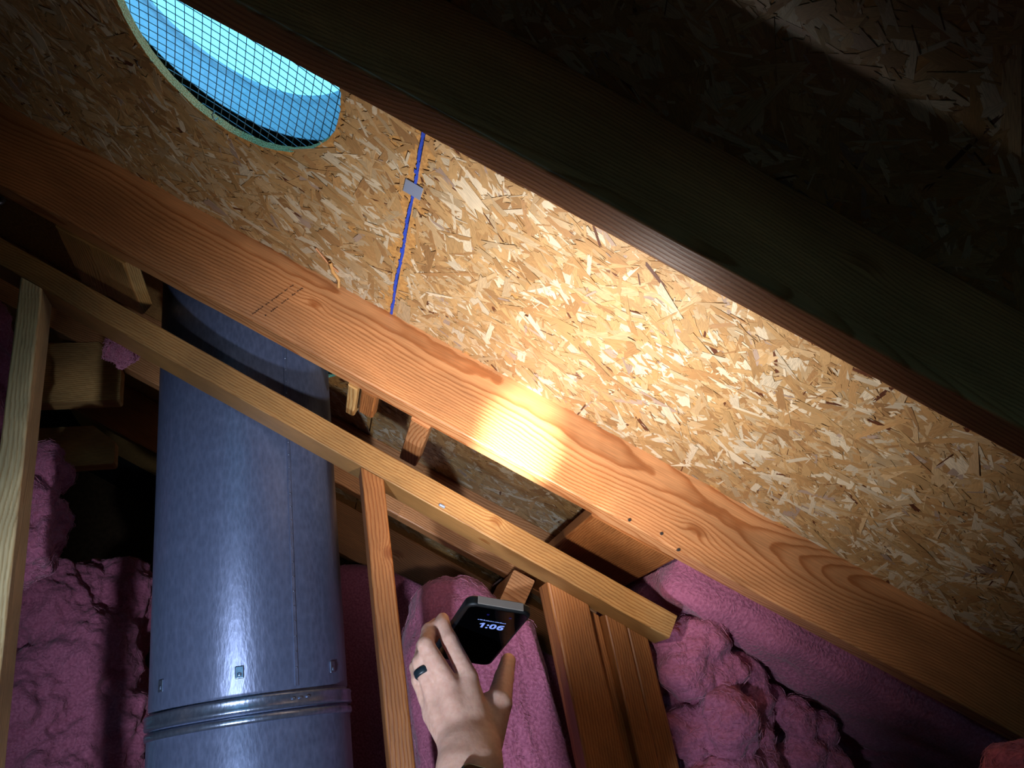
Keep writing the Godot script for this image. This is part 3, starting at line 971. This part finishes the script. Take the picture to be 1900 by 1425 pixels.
# ------------------------------------------------------------------ the phone
func phone() -> void:
	var a := Vector3(0.96225944, -0.25456184, -0.09620311)
	var b := Vector3(-0.16073519, -0.24639625, -0.9557474)
	var n := a.cross(b)
	var tl := Vector3(0.1264, 1.6295, -0.7985)
	tl = P(0.808, 0.191, 0.065) + a * 0.0035
	var w := 0.073
	var l := 0.146
	var xf := Transform3D(Basis(a, -b, -n), tl + a * w / 2 + b * l / 2 + n * 0.0055)
	var root := thing("phone", "black phone in a dark case showing 1:06, held up with its flashlight on", "phone", xf)
	put("case", rounded_slab(Vector3(w, l, 0.0115), 0.011, 0.0032), M.black_rubber, root)
	var top := put("top_edge", rounded(Vector3(w - 0.022, 0.0016, 0.0088), 0.0007, 2), M.case_top, root, Transform3D(Basis(), Vector3(0, l / 2 + 0.0002, -0.0003)))
	tag(top, "worn greyish top edge of the case")
	put("screen", rounded_slab(Vector3(w - 0.007, l - 0.007, 0.0008), 0.008, 0.0003), M.glass_black, root, Transform3D(Basis(), Vector3(0, 0, 0.0056)))
	var tm := TextMesh.new()
	var sf := SystemFont.new()
	sf.font_names = PackedStringArray(["Droid Sans"])
	sf.font_weight = 700
	tm.font = sf
	tm.text = "1:06"
	tm.font_size = 64
	tm.pixel_size = 0.000235
	tm.depth = 0.0003
	var ck := put("clock_digits", tm, M.clock_glow, root, Transform3D(Basis(), Vector3(0.0035, l / 2 - 0.0425, 0.0061)))
	tag(ck, "glowing digits 1:06")
	var dl := MB.new()
	rng.seed = 9
	var x := -0.0155
	while x < 0.0155:
		var ww := rng.randf_range(0.0006, 0.0016)
		var hh := rng.randf_range(0.0011, 0.002)
		var p := Vector3(x, l / 2 - 0.0312, 0.00615)
		dl.face(p, p + Vector3(ww, 0, 0), p + Vector3(ww, hh, 0), p + Vector3(0, hh, 0), Vector3(0, 0, 1))
		x += ww + rng.randf_range(0.0003, 0.0008)
	put("date_line", dl.done(), M.clock_glow, root)
	for q in [-0.0085, 0.0165]:
		var c := CylinderMesh.new()
		c.top_radius = 0.0016
		c.bottom_radius = 0.0016
		c.height = 0.0004
		put("sensor", c, M.sensor, root, Transform3D(Basis(Vector3(1, 0, 0), Vector3(0, 0, 1), Vector3(0, -1, 0)), Vector3(q, l / 2 - 0.0165, 0.0061)))
	# the camera bump and the flash on the back, near the top right corner seen from the front
	put("camera_bump", rounded_slab(Vector3(0.034, 0.034, 0.003), 0.008, 0.0012), M.black_rubber, root, Transform3D(Basis(), Vector3(0.015, l / 2 - 0.0215, -0.0068)))
	var fc := CylinderMesh.new()
	fc.top_radius = 0.0032
	fc.bottom_radius = 0.0032
	fc.height = 0.0008
	var fp := Vector3(0.021, l / 2 - 0.020, -0.0087)
	put("flash", fc, M.flash_glow, root, Transform3D(Basis(Vector3(1, 0, 0), Vector3(0, 0, 1), Vector3(0, -1, 0)), fp))
	# the light of the flash: a wide die, and the lens's brighter core
	for q in [[72.0, 1.0, 0.60, P(1.00, 0.653, 0.09) - xf * fp], [10.5, 1.0, 2.6, P(1.167, 0.540, 0.060) - xf * fp]]:
		var sp := SpotLight3D.new()
		sp.name = "flash_light" if q[0] > 50.0 else "flash_core"
		sp.light_color = Color(1.0, 0.98, 0.96)
		sp.spot_angle = q[0]
		sp.spot_angle_attenuation = q[1]
		sp.light_energy = q[2]
		sp.light_size = 0.01
		sp.spot_range = 8.0
		sp.spot_attenuation = 2.0
		sp.shadow_enabled = true
		var dirv: Vector3 = q[3]
		sp.transform = Transform3D(Basis.looking_at(dirv, Vector3(0, 0, 1)), xf * (fp + Vector3(0, 0, -0.004)))
		add_child(sp)

func rounded_slab(size: Vector3, rc: float, re: float) -> ArrayMesh:   # a slab in x and y with round corners rc and eased rims re
	var b := MB.new()
	var ring := []
	for q in 4:
		var c := Vector2(size.x / 2 - rc, size.y / 2 - rc) * Vector2([1, -1, -1, 1][q], [1, 1, -1, -1][q])
		for k in 9:
			var a := PI / 2 * (q + k / 8.0)
			ring.append([c, Vector2(cos(a), sin(a))])
	var m := ring.size()
	var prof := []
	for k in 5:
		var e := PI / 2 * k / 4.0
		prof.append([rc - re + sin(e) * re, size.z / 2 - re + cos(e) * re, Vector2(sin(e), cos(e))])
	for k in 5:
		var e := PI / 2 * (1.0 - k / 4.0)
		prof.append([rc - re + sin(e) * re, -size.z / 2 + re - cos(e) * re, Vector2(sin(e), -cos(e))])
	for q in prof:
		for r in ring:
			var p: Vector2 = r[0] + r[1] * q[0]
			b.vert(Vector3(p.x, p.y, q[1]), Vector3(r[1].x * q[2].x, r[1].y * q[2].x, q[2].y))
	for k in prof.size() - 1:
		for s in m: b.quad(k * m + s, k * m + (s + 1) % m, (k + 1) * m + (s + 1) % m, (k + 1) * m + s)
	for e in 2:
		var z := Vector3(0, 0, 1 if e == 0 else -1)
		var c := b.vert(z * size.z / 2, z)
		for s in m: b.tri(c, (0 if e == 0 else (prof.size() - 1) * m) + s, (0 if e == 0 else (prof.size() - 1) * m) + (s + 1) % m)
	return b.done()

# ------------------------------------------------------------------ the person: a raised left hand and forearm
func person() -> void:
	var bones := []
	var chain := func(pts: Array, k: float) -> void:
		for i in pts.size() - 1: bones.append([pts[i], pts[i + 1], k])
	var index := [Vector4(0.1609, 1.5506, -0.8359, 0.0105), Vector4(0.1489, 1.5905, -0.8512, 0.0090), Vector4(0.1448, 1.6080, -0.8605, 0.0083), Vector4(0.1466, 1.6151, -0.8670, 0.0076)]
	var middle := [Vector4(0.1400, 1.5441, -0.8305, 0.0110), Vector4(0.1219, 1.5879, -0.8425, 0.0090), Vector4(0.1310, 1.6049, -0.8662, 0.0086), Vector4(0.1434, 1.6128, -0.8838, 0.0080)]
	var ring := [Vector4(0.1261, 1.5345, -0.8415, 0.0100), Vector4(0.1158, 1.5724, -0.8514, 0.0086), Vector4(0.1245, 1.5912, -0.8767, 0.0082), Vector4(0.1380, 1.6002, -0.8935, 0.0075)]
	var pinky := [Vector4(0.1226, 1.5228, -0.8536, 0.0090), Vector4(0.1137, 1.5564, -0.8662, 0.0074), Vector4(0.1140, 1.5707, -0.8802, 0.0068), Vector4(0.1175, 1.5782, -0.8928, 0.0062)]
	var thumb := [Vector4(0.1677, 1.4850, -0.8168, 0.0160), Vector4(0.1900, 1.5211, -0.8391, 0.0140), Vector4(0.2100, 1.5469, -0.8840, 0.0110), Vector4(0.2234, 1.5658, -0.9077, 0.0090)]
	var mi := [Vector4(0.1597, 1.4846, -0.8046, 0.0160), Vector4(0.1607, 1.5476, -0.8374, 0.0115)]
	var mm := [Vector4(0.1528, 1.4843, -0.8047, 0.0170), Vector4(0.1400, 1.5412, -0.8330, 0.0118)]
	var mr := [Vector4(0.1438, 1.4857, -0.8068, 0.0160), Vector4(0.1261, 1.5315, -0.8440, 0.0110)]
	var mp := [Vector4(0.1364, 1.4869, -0.8120, 0.0145), Vector4(0.1225, 1.5208, -0.8546, 0.0100)]
	var web := [Vector4(0.1687, 1.5007, -0.8242, 0.0150), Vector4(0.1789, 1.5232, -0.8474, 0.0110)]
	var arm := [Vector4(0.1536, 1.4804, -0.8005, 0.0210), Vector4(0.1483, 1.4678, -0.7930, 0.0220), Vector4(0.1427, 1.4619, -0.7895, 0.0270), Vector4(0.1198, 1.4163, -0.7546, 0.0330), Vector4(0.085, 1.36, -0.715, 0.036)]
	var arm2 := [Vector4(0.1407, 1.4824, -0.8036, 0.0200), Vector4(0.1396, 1.4691, -0.7951, 0.0220)]
	for q in [mi, mm, mr, mp, web]: chain.call(q, 0.008)
	var lift := Vector4(-0.0023, -0.0034, 0.0074, 0.0)   # tendons on the back of the hand
	for q in [mi, mm, mr]: chain.call([q[0] + lift - Vector4(0, 0, 0, 0.0070), q[1] + lift * 1.1 - Vector4(0, 0, 0, 0.0046)], 0.003)
	for q in [arm, arm2]: chain.call(q, 0.014)
	for q in [index, middle, ring, pinky, thumb]: chain.call(q, 0.0030)
	var root := thing("person", "left hand with a dark ring raised from below, holding up the phone", "person", Transform3D(Basis(), Vector3(0.14, 1.36, -0.75)))
	var body := surface_net(bones, 0.0028)
	put("arm", body, M.skin, root, root.transform.affine_inverse())
	# ring on the ring finger
	var ra := (Vector3(0.1158, 1.5724, -0.8514) - Vector3(0.1261, 1.5345, -0.8415)).normalized()
	var rx := ra.cross(Vector3(0, 0, 1)).normalized()
	var tp := lathe([Vector2(0.0086, -0.0037), Vector2(0.0104, -0.0037), Vector2(0.0110, -0.002), Vector2(0.0110, 0.002), Vector2(0.0104, 0.0037), Vector2(0.0086, 0.0037)], 40)
	put("finger_ring", tp, M.ring_band, root, root.transform.affine_inverse() * Transform3D(Basis(rx, ra, rx.cross(ra)), Vector3(0.1261, 1.5345, -0.8415).lerp(Vector3(0.1158, 1.5724, -0.8514), 0.74)))
	# watch round the wrist
	var wa := (Vector3(0.147, 1.4745, -0.797) - Vector3(0.132, 1.44, -0.772)).normalized()
	var wx := wa.cross(Vector3(0, 0, 1)).normalized()
	var wb := Basis(wx, wa, wx.cross(wa))
	var wc := Vector3(0.1405, 1.4605, -0.7885) - wa * 0.017
	var watch := put("watch", lathe([Vector2(0.0272, -0.011), Vector2(0.0295, -0.010), Vector2(0.0298, 0.0), Vector2(0.0295, 0.010), Vector2(0.0272, 0.011)], 64), M.watch_band, root, root.transform.affine_inverse() * Transform3D(wb, wc))
	put("watch_face", rounded_slab(Vector3(0.030, 0.034, 0.008), 0.009, 0.003), M.watch_glass, watch, Transform3D(Basis(), Vector3(0, -0.008, 0.031)))
	# sleeve over the forearm
	var sa := (Vector3(0.1198, 1.4163, -0.7546) - Vector3(0.085, 1.36, -0.715)).normalized()
	var sxx := sa.cross(Vector3(0, 0, 1)).normalized()
	put("sleeve", lathe([Vector2(0.036, 0.062), Vector2(0.0395, 0.0645), Vector2(0.0415, 0.061), Vector2(0.041, 0.03), Vector2(0.044, 0.0), Vector2(0.043, -0.05), Vector2(0.048, -0.12), Vector2(0.052, -0.2), Vector2(0.02, -0.21)], 40), M.sleeve, root, root.transform.affine_inverse() * Transform3D(Basis(sxx, sa, sxx.cross(sa)), Vector3(0.095, 1.376, -0.7265)))

func surface_net(bones: Array, cell: float) -> ArrayMesh:
	return net(bones, cell, 2).done()

func net(bones: Array, cell: float, rounds: int) -> MB:
	var lo := Vector3.INF
	var hi := -Vector3.INF
	for q in bones:
		for e in 2:
			var p: Vector4 = q[e]
			lo = lo.min(Vector3(p.x, p.y, p.z) - Vector3.ONE * (p.w + 0.008))
			hi = hi.max(Vector3(p.x, p.y, p.z) + Vector3.ONE * (p.w + 0.008))
	var n := Vector3i(((hi - lo) / cell).ceil()) + Vector3i.ONE
	var f := PackedFloat32Array()
	f.resize(n.x * n.y * n.z)
	f.fill(0.02)
	for q in bones:
		var a := Vector3(q[0].x, q[0].y, q[0].z)
		var c := Vector3(q[1].x, q[1].y, q[1].z)
		var ra: float = q[0].w
		var rc: float = q[1].w
		var k: float = q[2]
		var m := maxf(ra, rc) + 0.014
		var i0 := Vector3i(((a.min(c) - Vector3.ONE * m - lo) / cell).floor()).clamp(Vector3i.ZERO, n - Vector3i.ONE)
		var i1 := Vector3i(((a.max(c) + Vector3.ONE * m - lo) / cell).ceil()).clamp(Vector3i.ZERO, n - Vector3i.ONE)
		var d := c - a
		var dd := d.length_squared()
		for z in range(i0.z, i1.z + 1):
			for y in range(i0.y, i1.y + 1):
				var row := (z * n.y + y) * n.x
				for x in range(i0.x, i1.x + 1):
					var p := lo + Vector3(x, y, z) * cell - a
					var t := clampf(p.dot(d) / dd, 0.0, 1.0)
					var dist := (p - d * t).length() - lerpf(ra, rc, t)
					var o := f[row + x]
					var h := maxf(k - absf(o - dist), 0.0) / k
					f[row + x] = minf(o, dist) - h * h * k * 0.25
	var b := MB.new()
	var at := PackedInt32Array()
	at.resize(f.size())
	at.fill(-1)
	var sx := 1
	var sy := n.x
	var sz := n.x * n.y
	var offs := [0, sx, sy, sx + sy, sz, sx + sz, sy + sz, sx + sy + sz]
	var edges := [[0, 1], [2, 3], [4, 5], [6, 7], [0, 2], [1, 3], [4, 6], [5, 7], [0, 4], [1, 5], [2, 6], [3, 7]]
	for z in n.z - 1:
		for y in n.y - 1:
			for x in n.x - 1:
				var i := z * sz + y * sy + x
				var inside := 0
				for o in offs:
					if f[i + o] < 0.0: inside += 1
				if inside == 0 or inside == 8: continue
				var s := Vector3.ZERO
				var cnt := 0
				for e in edges:
					var v0 := f[i + offs[e[0]]]
					var v1 := f[i + offs[e[1]]]
					if (v0 < 0.0) == (v1 < 0.0): continue
					var t := v0 / (v0 - v1)
					var p0 := Vector3(e[0] & 1, (e[0] >> 1) & 1, e[0] >> 2)
					var p1 := Vector3(e[1] & 1, (e[1] >> 1) & 1, e[1] >> 2)
					s += p0.lerp(p1, t)
					cnt += 1
				var g := Vector3(f[i + sx] - f[i], f[i + sy] - f[i], f[i + sz] - f[i]).normalized()
				at[i] = b.vert(lo + (Vector3(x, y, z) + s / cnt) * cell, g)
	for z in range(1, n.z - 1):
		for y in range(1, n.y - 1):
			for x in range(1, n.x - 1):
				var i := z * sz + y * sy + x
				for ax in 3:
					var st: int = [sx, sy, sz][ax]
					if (f[i] < 0.0) == (f[i + st] < 0.0): continue
					var u: int = [sy, sz, sx][ax]
					var w: int = [sz, sx, sy][ax]
					if at[i] < 0 or at[i - u] < 0 or at[i - w] < 0 or at[i - u - w] < 0: continue
					b.quad(at[i], at[i - u], at[i - u - w], at[i - w])
	# two rounds of smoothing take the grid's steps off
	for r in rounds:
		var acc := PackedVector3Array()
		acc.resize(b.v.size())
		var num := PackedInt32Array()
		num.resize(b.v.size())
		for k in range(0, b.i.size(), 3):
			for e in 3:
				acc[b.i[k + e]] += b.v[b.i[k + (e + 1) % 3]] + b.v[b.i[k + (e + 2) % 3]]
				num[b.i[k + e]] += 2
		for k in b.v.size():
			if num[k] > 0: b.v[k] = b.v[k].lerp(acc[k] / num[k], 0.5)
	b.smooth()
	return b

# ------------------------------------------------------------------ a clamp lamp on the floor to the left, outside the picture
func work_lamp() -> void:
	var at := Vector3(-0.45, 1.02, 0.05)
	var aim := Vector3(-0.02, 1.47, -1.13)
	var root := thing("work_lamp", "orange work lamp with a bell reflector standing left of the viewer", "lamp", Transform3D(Basis(), Vector3(at.x, 0, at.z)))
	var dirv := (aim - at).normalized()
	var bs := Basis.looking_at(dirv, Vector3.UP) * Basis(Vector3(1, 0, 0), -PI / 2)
	var here := Transform3D(bs, at - root.position)
	put("reflector", lathe([Vector2(0.02, -0.09), Vector2(0.03, -0.075), Vector2(0.07, -0.02), Vector2(0.085, 0.05), Vector2(0.088, 0.05), Vector2(0.074, -0.021), Vector2(0.034, -0.078), Vector2(0.02, -0.095)], 40), M.lamp_paint, root, here)
	var bl := SphereMesh.new()
	bl.radius = 0.03
	bl.height = 0.06
	put("bulb", bl, M.bulb_glow, root, here * Transform3D(Basis(), Vector3(0, -0.03, 0)))
	put("stand", tube([Vector3(0, 0.02, 0), at - root.position - dirv * 0.09], 0.01, 10), M.black_rubber, root)
	put("base", rounded_slab(Vector3(0.3, 0.3, 0.02), 0.05, 0.006), M.black_rubber, root, Transform3D(Basis(Vector3(1, 0, 0), -PI / 2), Vector3(0, 0.011, 0)))
	var sp := SpotLight3D.new()
	sp.name = "work_lamp_light"
	sp.light_color = Color(0.84, 0.91, 1.0)
	sp.spot_angle = 29.5
	sp.spot_angle_attenuation = 0.9
	sp.light_energy = 2.35
	sp.light_size = 0.03
	sp.spot_range = 8.0
	sp.spot_attenuation = 2.0
	sp.shadow_enabled = true
	sp.transform = Transform3D(Basis.looking_at(dirv, Vector3.UP), at + dirv * 0.06)
	add_child(sp)

# ------------------------------------------------------------------ small things
func small_things() -> void:
	# the clip that joins the edges of two roof panels
	var c := thing("panel_clip", "small pale metal clip across the blue joint of the roof panels", "clip", Transform3D(ROOF * Basis(Vector3.UP, 0.05), P(0.833, HO - 0.0022, -0.243)))
	put("plate", rounded(Vector3(0.027, 0.0012, 0.026), 0.0005, 2), M.clip_metal, c)
	put("web", rounded(Vector3(0.0016, 0.008, 0.024), 0.0005, 2), M.clip_metal, c, Transform3D(Basis(), Vector3(0, 0.0043, 0)))
	# a splinter sticking up beside the rafter
	tag(put("splinter", tube([P(1.158, 0.642, -0.340), P(1.150, 0.652, -0.346), P(1.128, 0.648, -0.356), P(1.10, 0.645, -0.360)], 0.0032, 6), M.pine), "thin wood splinter standing over the top of the bright rafter", "splinter")
	tag(put("splinter", tube([P(1.09, 0.6495, -0.39), P(1.11, 0.6475, -0.365), P(1.12, 0.6475, -0.345)], 0.0018, 6), M.fir), "reddish sliver lying across the thin splinter above the bright rafter", "splinter")
	for q in [[0.881, 0.6500, -0.677, 0.6, "bright staple in the strand board beside the vent hole"], [0.905, 0.6500, -0.560, 0.2, "bright staple just below the rim of the vent hole"]]:
		tag(put("staple", tube([P(q[0] - 0.005, q[1] + 0.006, q[2]), P(q[0] - 0.005, q[1] - 0.001, q[2]), P(q[0] + 0.004, q[1] - 0.001, q[2] + 0.004), P(q[0] + 0.004, q[1] + 0.006, q[2] + 0.004)], 0.0011, 8), M.nail), q[4], "staple", "staples near the vent hole")
	tag(put("nail", tube([P(1.60, 0.436, 0.166), P(1.585, 0.440, 0.168), P(1.56, 0.446, 0.172)], 0.0018, 8), M.nail), "shiny nail point above the phone, behind the wall plate", "nail")
	tag(put("chip", rounded(Vector3(0.011, 0.004, 0.006), 0.0015, 3), M.clip_metal, null, Transform3D(ROOF, P(1.2185, 0.4085, -0.005))), "small pale chip stuck on the lower edge of the wall plate", "chip")
	var tr := TorusMesh.new()
	tr.inner_radius = 0.006
	tr.outer_radius = 0.013
	tag(put("metal_ring", tr, M.galvanised_edge, null, Transform3D(Basis(Vector3(1, 0, 0), 1.2), P(1.20, 0.500, -0.905))), "small pale metal ring under the bright rafter at the left edge", "ring")
